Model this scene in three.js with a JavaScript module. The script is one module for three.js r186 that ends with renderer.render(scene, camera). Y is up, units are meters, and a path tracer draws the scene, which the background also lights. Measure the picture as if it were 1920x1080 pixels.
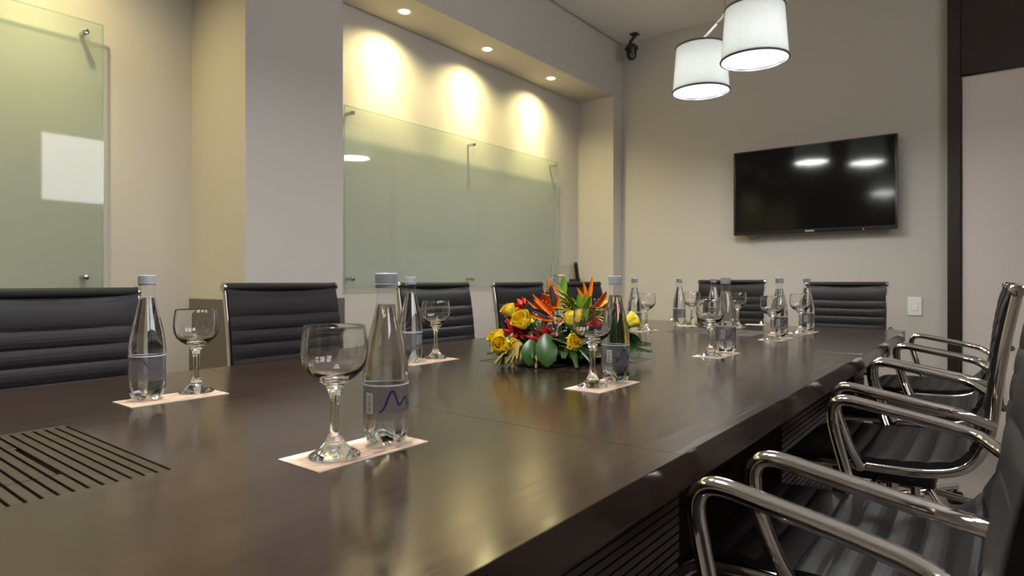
import * as THREE from 'three';
import { mergeGeometries, mergeVertices, toCreasedNormals } from 'three/addons/utils/BufferGeometryUtils.js';
import { RoundedBoxGeometry } from 'three/addons/geometries/RoundedBoxGeometry.js';
import { RectAreaLightUniformsLib } from 'three/addons/lights/RectAreaLightUniformsLib.js';
import { TextGeometry } from 'three/addons/geometries/TextGeometry.js';
import { FontLoader } from 'three/addons/loaders/FontLoader.js';

RectAreaLightUniformsLib.init();
// ---------------------------------------------------------------- camera, sky, exposure
const scene = new THREE.Scene();
const YAW = THREE.MathUtils.degToRad(37.943);
const camera = new THREE.PerspectiveCamera(49.85, 1920 / 1080, 0.02, 100);
camera.position.set(0, 0.976, 0);
camera.rotation.set(0, YAW, 0);
camera.setViewOffset(1920, 1080, 0, 14, 1920, 1080);
camera.focus = 1.35;
camera.userData.fStop = 5.6;
const renderer = new THREE.WebGLRenderer({ antialias: true });
renderer.toneMapping = THREE.LinearToneMapping;
renderer.toneMappingExposure = 1.0;
renderer.shadowMap.enabled = true;
scene.background = new THREE.Color().setRGB(1.0, 0.945, 0.985);      // overcast sky beyond the windows
scene.backgroundIntensity = 10.5;
const COOL = new THREE.Color().setRGB(0.98, 1.0, 0.985), WARM = new THREE.Color().setRGB(1.0, 0.87, 0.41);
const PENDANT_DOWN = 90, PENDANT_BULB = 0.07, DOWNLIGHT = 4.4, DOWNBEAM = 2.8;

// ---------------------------------------------------------------- helpers
let seed = 12345;
const rnd = () => { seed = (seed * 1664525 + 1013904223) >>> 0; return seed / 4294967296; };
const rr = (a, b) => a + (b - a) * rnd();
const V3 = (x, y, z) => new THREE.Vector3(x, y, z);
const used = {};
const numbered = (n) => { const k = used[n] = (used[n] ?? -1) + 1; return k ? `${n}_${String(k).padStart(3, '0')}` : n; };
function mesh(name, geo, mat, parent) {
  const m = new THREE.Mesh(geo, mat); m.name = name; m.castShadow = m.receiveShadow = true;
  if (parent) parent.add(m);
  return m;
}
function thing(name, label, category, pos = [0, 0, 0], turn = 0, group) {
  const o = new THREE.Group(); o.name = numbered(name); o.position.set(...pos); o.rotation.y = turn;
  o.userData = { label, category }; if (group) o.userData.group = group;
  scene.add(o); return o;
}
function copyThing(src, base, label, pos, turn = 0) {
  const o = src.clone(); o.name = numbered(base); o.position.set(...pos); o.rotation.y = turn;
  o.userData = { ...src.userData, label }; scene.add(o); return o;
}
function single(name, geo, mat, label, category, group) {
  const m = mesh(numbered(name), geo, mat); m.userData = { label, category }; if (group) m.userData.group = group;
  scene.add(m); return m;
}
function structure(name, geo, mat, parent) {
  const m = mesh(name, geo, mat, parent ?? scene); if (!parent) m.userData = { kind: 'structure' }; return m;
}
const box = (x0, x1, y0, y1, z0, z1) => { const g = new THREE.BoxGeometry(x1 - x0, y1 - y0, z1 - z0); g.translate((x0 + x1) / 2, (y0 + y1) / 2, (z0 + z1) / 2); uvMetres(g); return g; };
const rbox = (x0, x1, y0, y1, z0, z1, r = 0.003, s = 2) => { const g = new RoundedBoxGeometry(x1 - x0, y1 - y0, z1 - z0, s, r); g.translate((x0 + x1) / 2, (y0 + y1) / 2, (z0 + z1) / 2); uvMetres(g); return g; };
function uvMetres(g) {
  const p = g.attributes.position, n = g.attributes.normal, uv = new Float32Array(p.count * 2);
  for (let i = 0; i < p.count; i++) {
    const ax = Math.abs(n.getX(i)), ay = Math.abs(n.getY(i)), az = Math.abs(n.getZ(i));
    if (ax >= ay && ax >= az) { uv[2 * i] = p.getZ(i); uv[2 * i + 1] = p.getY(i); }
    else if (ay >= az) { uv[2 * i] = p.getX(i); uv[2 * i + 1] = p.getZ(i); }
    else { uv[2 * i] = p.getX(i); uv[2 * i + 1] = p.getY(i); }
  }
  g.setAttribute('uv', new THREE.BufferAttribute(uv, 2)); return g;
}
function woodUV(g) { // grain runs along z on every face
  const p = g.attributes.position, n = g.attributes.normal, uv = new Float32Array(p.count * 2);
  for (let i = 0; i < p.count; i++) { uv[2 * i] = Math.abs(n.getX(i)) > 0.7 ? p.getY(i) + 0.3 : p.getX(i); uv[2 * i + 1] = Math.abs(n.getZ(i)) > 0.7 ? p.getY(i) : p.getZ(i); }
  g.setAttribute('uv', new THREE.BufferAttribute(uv, 2)); return g;
}
const merge = (list) => mergeGeometries(list.map((g) => { const q = g.index ? g.toNonIndexed() : g; for (const k of Object.keys(q.attributes)) if (!['position', 'normal', 'uv'].includes(k)) q.deleteAttribute(k); return q; }));
function tube(pts, r, seg = 32, rad = 10, tension = 0.5) {
  return new THREE.TubeGeometry(new THREE.CatmullRomCurve3(pts.map((p) => V3(...p)), false, 'catmullrom', tension), seg, r, rad, false);
}
const cyl = (r0, r1, h, s = 24) => new THREE.CylinderGeometry(r0, r1, h, s);
const lathe = (pts, s = 48) => new THREE.LatheGeometry(pts.map(([x, y]) => new THREE.Vector2(x, y)), s);
// closed polyline with rounded corners
function rod(a, b, r, s = 10) {
  const A = V3(...a), B = V3(...b), g = new THREE.CylinderGeometry(r, r, A.distanceTo(B), s);
  g.applyQuaternion(new THREE.Quaternion().setFromUnitVectors(V3(0, 1, 0), B.clone().sub(A).normalize()));
  const m = A.add(B).multiplyScalar(0.5); g.translate(m.x, m.y, m.z); return g;
}

// ---------------------------------------------------------------- textures
function noiseTex(w, h, fn, rx = 1, ry = 1, srgb = false) {
  const d = new Uint8Array(w * h * 4);
  for (let y = 0; y < h; y++) for (let x = 0; x < w; x++) { const c = fn(x, y); for (let k = 0; k < 3; k++) d[4 * (y * w + x) + k] = Math.max(0, Math.min(255, c[k])); d[4 * (y * w + x) + 3] = 255; }
  const t = new THREE.DataTexture(d, w, h); t.wrapS = t.wrapT = THREE.RepeatWrapping; t.magFilter = THREE.LinearFilter; t.repeat.set(rx, ry);
  if (srgb) t.colorSpace = THREE.SRGBColorSpace; t.needsUpdate = true; return t;
}
// periodic value noise
function pnoise(nx, ny, s) {
  const g = []; let q = s >>> 0; for (let i = 0; i < nx * ny; i++) { q = (q * 1664525 + 1013904223) >>> 0; g.push(q / 4294967296); }
  return (u, v) => {
    u = ((u % 1) + 1) % 1 * nx; v = ((v % 1) + 1) % 1 * ny; const i = Math.floor(u) % nx, j = Math.floor(v) % ny, a = u - Math.floor(u), b = v - Math.floor(v);
    const f = a * a * (3 - 2 * a), e = b * b * (3 - 2 * b), G = (p, r) => g[(r % ny) * nx + (p % nx)];
    return (G(i, j) * (1 - f) + G(i + 1, j) * f) * (1 - e) + (G(i, j + 1) * (1 - f) + G(i + 1, j + 1) * f) * e;
  };
}
const wA = pnoise(256, 6, 1), wB = pnoise(90, 4, 2), wC = pnoise(12, 3, 3), wD = pnoise(400, 16, 4);
const woodFn = (dark, light) => (x, y) => {
  const u = x / 512, v = y / 512, k = 0.35 * wA(u, v) + 0.3 * wB(u, v) + 0.35 * wC(u, v);
  return dark.map((d, i) => d + (light[i] - d) * k);
};
const woodMap = noiseTex(512, 512, woodFn([34, 25, 21], [66, 51, 44]), 1, 0.5, true);
const woodBump = noiseTex(512, 512, (x, y) => { const c = 255 * (0.6 * wD(x / 512, y / 512) + 0.4 * wA(x / 512, y / 512)); return [c, c, c]; }, 1.4, 0.7);
const woodRough = noiseTex(512, 512, (x, y) => { const c = 150 + 70 * wD(x / 512, y / 512) + 35 * wC(y / 512, x / 512); return [c, c, c]; }, 1.4, 0.7);
const pA = pnoise(128, 128, 7), pB = pnoise(24, 24, 8), pC = pnoise(256, 256, 9);
const paintBump = noiseTex(512, 512, (x, y) => { const u = x / 512, v = y / 512, c = 255 * (0.45 * pA(u, v) + 0.2 * pB(u, v) + 0.35 * pC(u, v)); return [c, c, c]; }, 2, 2);
const leatherBump = noiseTex(256, 256, (x, y) => { const u = x / 256, v = y / 256, c = 255 * (0.6 * pA(u, v) + 0.4 * pC(u, v)); return [c, c, c]; }, 6, 6);
const fabricMap = noiseTex(256, 256, (x, y) => { const c = 232 + 10 * ((x >> 1) % 2) + 8 * ((y >> 1) % 2) + 24 * (pA(x / 256, y / 64) - 0.5) + 20 * (pA(x / 64, y / 256) - 0.5); return [c, c, c]; }, 3, 1, true);
const cloth = noiseTex(256, 256, (x, y) => { const c = 255 * (0.5 * pA(x / 256, y / 256) + 0.5 * pC(x / 256, y / 256)); return [c, c, c]; }, 1, 1);
const floorMap = noiseTex(256, 256, (x, y) => { const u = x / 256, v = y / 256, k = 0.5 * pA(u, v) + 0.5 * pC(u, v); return [120 + 36 * k, 112 + 34 * k, 106 + 34 * k]; }, 2, 2, true);

// ---------------------------------------------------------------- materials
const C = (r, g, b) => new THREE.Color().setRGB(r, g, b);
const std = (color, roughness, o = {}) => new THREE.MeshStandardMaterial({ color, roughness, ...o });
const phy = (color, roughness, o = {}) => new THREE.MeshPhysicalMaterial({ color, roughness, ...o });
const paint = std(C(0.49, 0.455, 0.418), 0.75, { bumpMap: paintBump, bumpScale: 0.0002 });
const ceilingPaint = std(C(0.76, 0.75, 0.73), 0.85, { bumpMap: paintBump, bumpScale: 0.0004 });
const taupe = std(C(0.115, 0.095, 0.08), 0.5, { bumpMap: paintBump, bumpScale: 0.0004 });
const carpet = std(0xffffff, 0.95, { map: floorMap });
const wood = phy(C(0.98, 0.92, 0.84), 0.225, { map: woodMap, roughnessMap: woodRough, bumpMap: woodBump, bumpScale: 0.000014 });
const slatWood = phy(C(0.85, 0.80, 0.77), 0.36, { map: woodMap, bumpMap: woodBump, bumpScale: 0.0001 });
const doorWood = phy(C(0.55, 0.46, 0.42), 0.38, { map: woodMap, bumpMap: woodBump, bumpScale: 0.0002 });
const doorWhite = std(C(0.62, 0.55, 0.52), 0.5);
const pitch = std(C(0.006, 0.006, 0.006), 0.8);
const leather = phy(C(0.013, 0.0115, 0.0125), 0.46, { bumpMap: leatherBump, bumpScale: 0.0003, specularIntensity: 0.42 });
const chrome = std(C(0.66, 0.62, 0.59), 0.075, { metalness: 1 });
const steel = std(C(0.42, 0.41, 0.40), 0.22, { metalness: 1 });
const blackPlastic = std(C(0.012, 0.012, 0.012), 0.4);
const glass = phy(0xffffff, 0.0, { transmission: 1, thickness: 0.01, ior: 1.5 });
const water = phy(0xffffff, 0.0, { transmission: 1, thickness: 0.05, ior: 1.33 });
const pet = phy(C(0.96, 0.975, 0.98), 0.03, { transmission: 1, thickness: 0, ior: 1.45 });
const acrylic = phy(C(0.93, 0.95, 0.94), 0.03, { transmission: 1, thickness: 0, ior: 1.45 });
const capMat = std(C(0.31, 0.31, 0.335), 0.4);
const frosted = phy(C(0.74, 0.81, 0.77), 0.03, { transmission: 0.88, thickness: 0, ior: 1.5 });
const glassEdge = phy(C(0.72, 0.82, 0.76), 0.2, { transmission: 0.85, thickness: 0, ior: 1.5 });
const pane = phy(C(0.96, 0.98, 0.97), 0.0, { transmission: 1, thickness: 0, ior: 1.5 });
const white = std(C(0.75, 0.74, 0.72), 0.4);

// ---------------------------------------------------------------- room shell
const XL = -2.487, XN = -2.825, XN1 = -2.965, ZB = -4.70, YC = 2.97, YS = 2.50, XR = 1.60, ZN = 2.40;
structure('floor', box(XN1 - 0.3, XR + 0.25, -0.12, 0, ZB - 0.2, ZN + 0.2), carpet);
structure('ceiling', box(XN1 - 0.3, XR + 0.25, YC, YC + 0.12, ZB - 0.2, ZN + 0.2), ceilingPaint);
structure('wall_back', box(XN1 - 0.3, XR + 0.25, 0, YC, ZB - 0.2, ZB), paint);
structure('wall_front', box(XN1 - 0.3, XR + 0.25, 0, YC, ZN, ZN + 0.2), paint);
{
  const w = new THREE.Group(); w.name = 'wall_left'; w.userData = { kind: 'structure' }; scene.add(w);
  structure('niche_back', box(XN1 - 0.3, XN, 0, YC, -4.70, -1.60), paint, w);
  structure('niche_back', box(XN1 - 0.3, XN1, 0, YC, -1.60, ZN), paint, w);
  structure('pier', box(XN, XL, 0, 2.955, -4.70, -4.551), paint, w);
  structure('pier', box(XN1, XL, 0, 2.955, -1.86, -1.366), paint, w);
  structure('pier', box(XN1, XL, 0, 2.955, 1.3, ZN), paint, w);
  structure('bulkhead', box(XN + 0.010, XL, YS, 2.955, -4.551, -1.86), paint, w);      // open joint of 1 cm along the niche wall
  structure('bulkhead', box(XN1 + 0.010, XL, YS, 2.955, -1.366, 1.3), paint, w);
  structure('recess', box(XN - 0.001, XL - 0.03, 2.955, YC, -4.70, ZN), pitch, w);       // dark joint under the ceiling
}
{ // dark cladding round the foot of the pier
  const t = new THREE.Group(); t.name = 'trim_1'; t.userData = { kind: 'structure' }; scene.add(t);
  mesh('cladding_panel', rbox(XN1, XL + 0.014, 0, 0.893, -1.366, -1.352), taupe, t);
  mesh('cladding_panel', rbox(XL, XL + 0.014, 0, 0.893, -1.862, -1.366), taupe, t);
}
{ // right wall with a row of high windows (seen only mirrored in the glass board)
  const w = new THREE.Group(); w.name = 'wall_right'; w.userData = { kind: 'structure' }; scene.add(w);
  const wins = [[-2.95, -1.963], [-1.652, -0.70], [-0.39, 0.56]], y0 = 1.76, y1 = 2.50;
  structure('wall_panel', box(XR, XR + 0.2, 0, y0, ZB, ZN), paint, w);
  structure('wall_panel', box(XR, XR + 0.2, y1, YC, ZB, ZN), paint, w);
  let z = ZB;
  for (const [a, b] of wins) { structure('wall_panel', box(XR, XR + 0.2, y0, y1, z, a), paint, w); z = b; }
  structure('wall_panel', box(XR, XR + 0.2, y0, y1, z, ZN), paint, w);
  wins.forEach(([a, b], i) => {
    const g = new THREE.Group(); g.name = `window_${i + 1}`; g.userData = { kind: 'structure' }; scene.add(g);
    const f = 0.03, x0 = XR + 0.08, x1 = XR + 0.12;
    mesh('window_frame', merge([box(x0, x1, y0, y0 + f, a, b), box(x0, x1, y1 - f, y1, a, b), box(x0, x1, y0 + f, y1 - f, a, a + f), box(x0, x1, y0 + f, y1 - f, b - f, b)]), blackPlastic, g);
    mesh('pane', box(x0 + 0.018, x0 + 0.022, y0 + f, y1 - f, a + f, b - f), pane, g);
  });
}
{ // door in the back wall: dark wooden jamb and tall header, pale leaf
  const d = new THREE.Group(); d.name = 'door_1'; d.userData = { kind: 'structure' }; scene.add(d);
  mesh('jamb', rbox(-0.232, -0.168, 0, YC - 0.002, ZB, ZB + 0.055, 0.003), doorWood, d);
  mesh('jamb', rbox(0.80, 0.864, 0, YC - 0.002, ZB, ZB + 0.055, 0.003), doorWood, d);
  mesh('header_panel', rbox(-0.166, 0.798, 2.225, YC - 0.002, ZB, ZB + 0.048, 0.002), doorWood, d);
  mesh('door_leaf', rbox(-0.158, 0.79, 0.008, 2.213, ZB + 0.002, ZB + 0.03, 0.002), doorWhite, d);
  const h = mesh('door_handle', merge([cyl(0.025, 0.025, 0.01, 20).rotateX(Math.PI / 2).translate(0.72, 1.02, ZB + 0.035), tube([[0.72, 1.02, ZB + 0.04], [0.72, 1.02, ZB + 0.075], [0.69, 1.02, ZB + 0.085], [0.60, 1.02, ZB + 0.085]], 0.009, 20, 8, 0.2)]), steel, d);
}

// ---------------------------------------------------------------- glass boards
function board(label, xWall, z0, z1, y0, y1, bolts) {
  const x = xWall + 0.045, g = thing('glass_board', label, 'glass board', [x, y0, (z0 + z1) / 2]);
  const w = z1 - z0, h = y1 - y0;
  mesh('glass_panel', new THREE.PlaneGeometry(w, h).rotateY(Math.PI / 2).translate(0.006, h / 2, 0), frosted, g);
  mesh('glass_edge', merge([box(-0.002, 0.0055, 0, 0.004, -w / 2, w / 2), box(-0.002, 0.0055, h - 0.004, h, -w / 2, w / 2), box(-0.002, 0.0055, 0.004, h - 0.004, -w / 2, -w / 2 + 0.004), box(-0.002, 0.0055, 0.004, h - 0.004, w / 2 - 0.004, w / 2)]), glassEdge, g);
  for (const [z, y] of bolts) {
    const b = mesh('standoff_bolt', cyl(0.009, 0.009, 0.05, 20).rotateZ(Math.PI / 2), steel, g); b.position.set(-0.019, y - y0, z - (z0 + z1) / 2);
    mesh('bolt_head', lathe([[0, 0.014], [0.008, 0.014], [0.0105, 0.012], [0.011, 0.008], [0.011, 0]], 24).rotateZ(-Math.PI / 2).translate(0.0255, 0, 0), steel, b);
  }
}
const XB = XN + 0.05;
board('long frosted glass board under three downlights, beside the far corner', XN, -4.17, -2.085, 0.935, 1.928, [[-2.135, 1.893], [-3.135, 1.893], [-4.11, 1.893], [-2.135, 0.985], [-3.12, 0.985], [-4.11, 0.985]]);
board('frosted glass board at the left edge of the picture, mirroring a window', XN1, -0.985, 1.05, 0.938, 2.035, [[-0.92, 1.985], [0.03, 1.985], [0.98, 1.985], [-0.92, 0.990], [0.03, 0.990], [0.98, 0.990]]);

// ---------------------------------------------------------------- downlights
function downlight(label, x, z, power = 1) {
  const g = thing('recessed_downlight', label, 'downlight', [x, YS, z], 0, 'recessed downlights in the soffits');
  mesh('trim_ring', lathe([[0.030, 0.0], [0.030, -0.002], [0.040, -0.004], [0.043, -0.002], [0.043, 0.0]], 32), white, g);
  const lens = mesh('lens', lathe([[0, -0.011], [0.012, -0.010], [0.021, -0.007], [0.0295, -0.001], [0.0295, 0.0]], 32), std(C(1, 0.9, 0.7), 0.5, { emissive: C(1, 0.86, 0.55), emissiveIntensity: 6 }), g);
  const s = new THREE.SpotLight(WARM, DOWNLIGHT * power, 0, 1.32, 1.0, 2); s.position.set(0, -0.016, 0); s.target.position.set(-0.03, -1, 0); s.castShadow = true; s.shadow.radius = 1.1;
  g.add(s); g.add(s.target);
  const n = new THREE.SpotLight(WARM, DOWNBEAM * power, 0, 0.52, 1.0, 2); n.position.set(0, -0.016, 0); n.target.position.set(-0.22, -1, 0); n.castShadow = true; n.shadow.radius = 1.1;
  g.add(n); g.add(n.target);
}
downlight('glowing downlight nearest the column, over the left end of the long glass board', -2.637, -2.392);
downlight('glowing downlight in the middle of the three over the long glass board', -2.637, -3.115);
downlight('glowing downlight closest to the ceiling corner camera, over the far board end', -2.637, -3.86);
downlight('downlight in the soffit above the right end of the left edge glass board', -2.63, -0.74, 0.9);
downlight('downlight in the soffit above the middle of the left edge glass board', -2.63, 0.0, 0.9);
downlight('downlight in the soffit above the left end of the left edge glass board', -2.63, 0.74, 0.9);

// ---------------------------------------------------------------- pendant lamps
const shadeMat = phy(C(0.80, 0.82, 0.80), 0.95, { transmission: 0.45, thickness: 0, map: fabricMap });
const rimMat = std(C(0.10, 0.10, 0.11), 0.6);
const bulbMat = std(0xffffff, 0.4, { emissive: COOL, emissiveIntensity: 1.5 });
const diffMat = std(0xffffff, 0.4, { emissive: C(0.93, 1.0, 1.0), emissiveIntensity: 1.1 });
function pendant(label, cx, cz) {
  const g = thing('pendant_lamp', label, 'pendant lamp', [cx, 2.006, cz]);
  const H = 0.25, rb = 0.15, rt = 0.131, spots = [[0.19, 0.16], [-0.19, -0.16]];
  mesh('stem', merge([rod([0, 0.33, 0], [0, YC - 2.006, 0], 0.006), cyl(0.055, 0.06, 0.025, 28).translate(0, YC - 2.006 - 0.0125, 0)]), std(C(0.55, 0.45, 0.32), 0.3, { metalness: 1 }), g);
  mesh('hub', new THREE.SphereGeometry(0.018, 20, 14).translate(0, 0.325, 0), chrome, g);
  for (const [x, z] of spots) {
    mesh('arm', merge([rod([0, 0.325, 0], [x, H + 0.032, z], 0.0085, 12), rod([x, H + 0.036, z], [x, H - 0.05, z], 0.006, 10)]), chrome, g);
    const sh = mesh('lamp_shade', lathe([[rb, 0.004], [rt, H - 0.004]], 64), shadeMat, g); sh.position.set(x, 0, z);
    mesh('rim', merge([new THREE.TorusGeometry(rb, 0.0055, 8, 64).rotateX(Math.PI / 2).translate(0, 0.004, 0), new THREE.TorusGeometry(rt, 0.0055, 8, 64).rotateX(Math.PI / 2).translate(0, H - 0.004, 0)]), rimMat, sh);
    mesh('spider', merge([0, 1, 2].map((k) => rod([0, H - 0.012, 0], [rt * Math.cos(k * 2.094), H - 0.012, rt * Math.sin(k * 2.094)], 0.002, 6))), chrome, sh);
    mesh('diffuser', cyl(rb - 0.006, rb - 0.006, 0.003, 48).translate(0, 0.012, 0), diffMat, sh);
    mesh('bulb', lathe([[0, 0], [0.018, 0.006], [0.028, 0.026], [0.026, 0.046], [0.014, 0.066], [0.012, 0.09], [0, 0.09]], 20).translate(0, 0.095, 0), bulbMat, sh);
    const p = new THREE.PointLight(COOL, PENDANT_BULB, 0, 2); p.position.set(x, 0.13, z); p.castShadow = true; p.shadow.radius = 1; g.add(p);
    for (const [dz, w] of [[0, 0.27], [0.05, 0.236], [-0.05, 0.236], [0.1, 0.126], [-0.1, 0.126]]) {   // strips that fill the round diffuser
      const a = new THREE.RectAreaLight(COOL, PENDANT_DOWN, w, 0.05); a.position.set(x, 0.008, z + dz); a.rotation.x = -Math.PI / 2; g.add(a);
    }
  }
}
pendant('double pendant lamp with two grey fabric shades hanging at the far table end', -1.08, -3.15);
pendant('double pendant lamp over the near part of the table, above the camera view', -0.85, -0.54);

// ---------------------------------------------------------------- television
{
  const zf = -4.60, W = 1.029, Hh = 0.606, x0 = -1.518, y0 = 1.306;
  const t = thing('television', 'black flat screen television mounted on the back wall', 'television', [x0 + W / 2, y0, ZB]);
  const d = zf - ZB;
  mesh('casing', rbox(-W / 2, W / 2, 0, Hh, d - 0.045, d - 0.006, 0.006, 3), blackPlastic, t);
  mesh('bezel', merge([rbox(-W / 2, W / 2, 0, 0.022, d - 0.007, d, 0.002), rbox(-W / 2, W / 2, Hh - 0.012, Hh, d - 0.007, d, 0.002), rbox(-W / 2, -W / 2 + 0.012, 0.02, Hh - 0.01, d - 0.007, d, 0.002), rbox(W / 2 - 0.012, W / 2, 0.02, Hh - 0.01, d - 0.007, d, 0.002)]), phy(C(0.008, 0.008, 0.009), 0.15), t);
  mesh('screen', box(-W / 2 + 0.011, W / 2 - 0.011, 0.021, Hh - 0.011, d - 0.006, d - 0.003), phy(C(0.004, 0.004, 0.004), 0.085, { specularIntensity: 0.6 }), t);
  mesh('wall_bracket', box(-0.2, 0.2, 0.15, 0.45, 0.001, d - 0.044), blackPlastic, t);
  const font = await new FontLoader().loadAsync('fonts/droid/droid_sans_bold.typeface.json');
  const tg = new TextGeometry('SAMSUNG', { font, size: 0.0085, depth: 0.0004, curveSegments: 3 }); tg.computeBoundingBox();
  tg.translate(-(tg.boundingBox.max.x + tg.boundingBox.min.x) / 2, 0.0065, d + 0.0001); mesh('maker_lettering', tg, white, t);
  mesh('standby_light', new THREE.SphereGeometry(0.004, 12, 8).translate(0.325, 0.006, d), std(C(0.6, 0.02, 0.02), 0.4, { emissive: C(1, 0.05, 0.05), emissiveIntensity: 1.2 }), t);
  mesh('cable', tube([[-W / 2 + 0.09, 0.01, d - 0.03], [-W / 2 + 0.10, -0.02, d - 0.03], [-W / 2 + 0.135, -0.03, d - 0.03], [-W / 2 + 0.165, -0.018, d - 0.03], [-W / 2 + 0.17, 0.01, d - 0.03]], 0.0022, 24, 6), blackPlastic, t);
}
{ // switch plate
  const s = thing('light_switch', 'white square light switch plate on the back wall beside the door', 'light switch', [-0.405, 0.752, ZB]);
  mesh('plate', rbox(-0.0385, 0.0385, 0, 0.119, 0, 0.009, 0.004, 3), white, s);
  const k = mesh('rocker', rbox(-0.019, 0.019, 0.032, 0.086, 0.008, 0.013, 0.002), white, s);
  mesh('rocker_frame', merge([rbox(-0.022, 0.022, 0.029, 0.0315, 0.008, 0.0105, 0.001), rbox(-0.022, 0.022, 0.0865, 0.089, 0.008, 0.0105, 0.001), rbox(-0.022, -0.0195, 0.029, 0.089, 0.008, 0.0105, 0.001), rbox(0.0195, 0.022, 0.029, 0.089, 0.008, 0.0105, 0.001)]), white, k);
}
{ // corner camera
  const c = thing('security_camera', 'small black security camera in the ceiling corner', 'camera', [-2.30, YC, -4.56]);
  mesh('mount_plate', rbox(-0.032, 0.032, -0.008, 0, -0.032, 0.032, 0.002), blackPlastic, c);
  mesh('bracket', merge([rod([0.02, -0.005, 0], [-0.035, -0.065, 0.01], 0.012, 10), rod([-0.035, -0.06, 0.01], [-0.02, -0.095, 0.012], 0.012, 10)]), blackPlastic, c);
  mesh('housing', lathe([[0, 0], [0.03, 0.0], [0.05, -0.022], [0.055, -0.034], [0.052, -0.044], [0.041, -0.05], [0.040, -0.085], [0.036, -0.105], [0.024, -0.119], [0, -0.123]], 28).translate(-0.02, -0.085, 0.012), blackPlastic, c);
  const l = mesh('lens_ring', new THREE.TorusGeometry(0.013, 0.0045, 10, 24), std(C(0.25, 0.25, 0.26), 0.35), c);
  l.position.set(0.002, -0.185, 0.042); l.lookAt(0.6, -0.45, 1.2);
  mesh('lens', new THREE.SphereGeometry(0.009, 14, 10), phy(C(0.01, 0.01, 0.015), 0.05), c).position.set(0.002, -0.185, 0.041);
}
{ // marker tray and wall telephone at the end of the long board
  const t = thing('marker_tray', 'clear acrylic marker holder below the far end of the long glass board', 'marker tray', [XN + 0.068, 0.995, -4.09]);
  mesh('tray_wall', merge([box(0.001, 0.07, 0, 0.003, -0.13, 0.13), box(0.067, 0.07, 0.003, 0.10, -0.13, 0.13), box(0.051, 0.067, 0.003, 0.10, -0.13, -0.127), box(0.051, 0.067, 0.003, 0.10, 0.127, 0.13)]), acrylic, t);
  mesh('rim', merge([box(0.0665, 0.0705, 0.0995, 0.1015, -0.13, 0.13), box(0.0665, 0.0705, 0, 0.10, -0.131, -0.128), box(0.0665, 0.0705, 0, 0.10, 0.128, 0.131), box(0.0665, 0.0705, 0, 0.10, -0.05, -0.049), box(0.0665, 0.0705, 0, 0.10, 0.05, 0.051)]), std(C(0.35, 0.36, 0.34), 0.3), t);
  const m = thing('board_marker', 'pale yellow board marker lying in the acrylic holder', 'marker', [XN + 0.120, 1.0135, -4.09]);
  mesh('barrel', cyl(0.0095, 0.0095, 0.10, 16).rotateX(Math.PI / 2), std(C(0.72, 0.68, 0.42), 0.4), m);
  mesh('cap', cyl(0.0075, 0.0098, 0.035, 16).rotateX(Math.PI / 2).translate(0, 0, 0.07), std(C(0.06, 0.18, 0.05), 0.4), m);
  const p = thing('wall_telephone', 'black telephone handset leaning upright by the niche corner', 'telephone', [XN, 0.90, -4.44]);
  mesh('cradle', rbox(0.0, 0.05, 0, 0.09, -0.07, 0.04, 0.008, 3), blackPlastic, p);
  mesh('handset', merge([rod([0.045, 0.08, -0.03], [0.057, 0.215, 0.025], 0.017, 14), new THREE.SphereGeometry(0.0172, 16, 12).translate(0.057, 0.215, 0.025), new THREE.SphereGeometry(0.019, 14, 10).scale(1, 1.25, 1).translate(0.046, 0.085, -0.03)]), blackPlastic, p);
}

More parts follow.
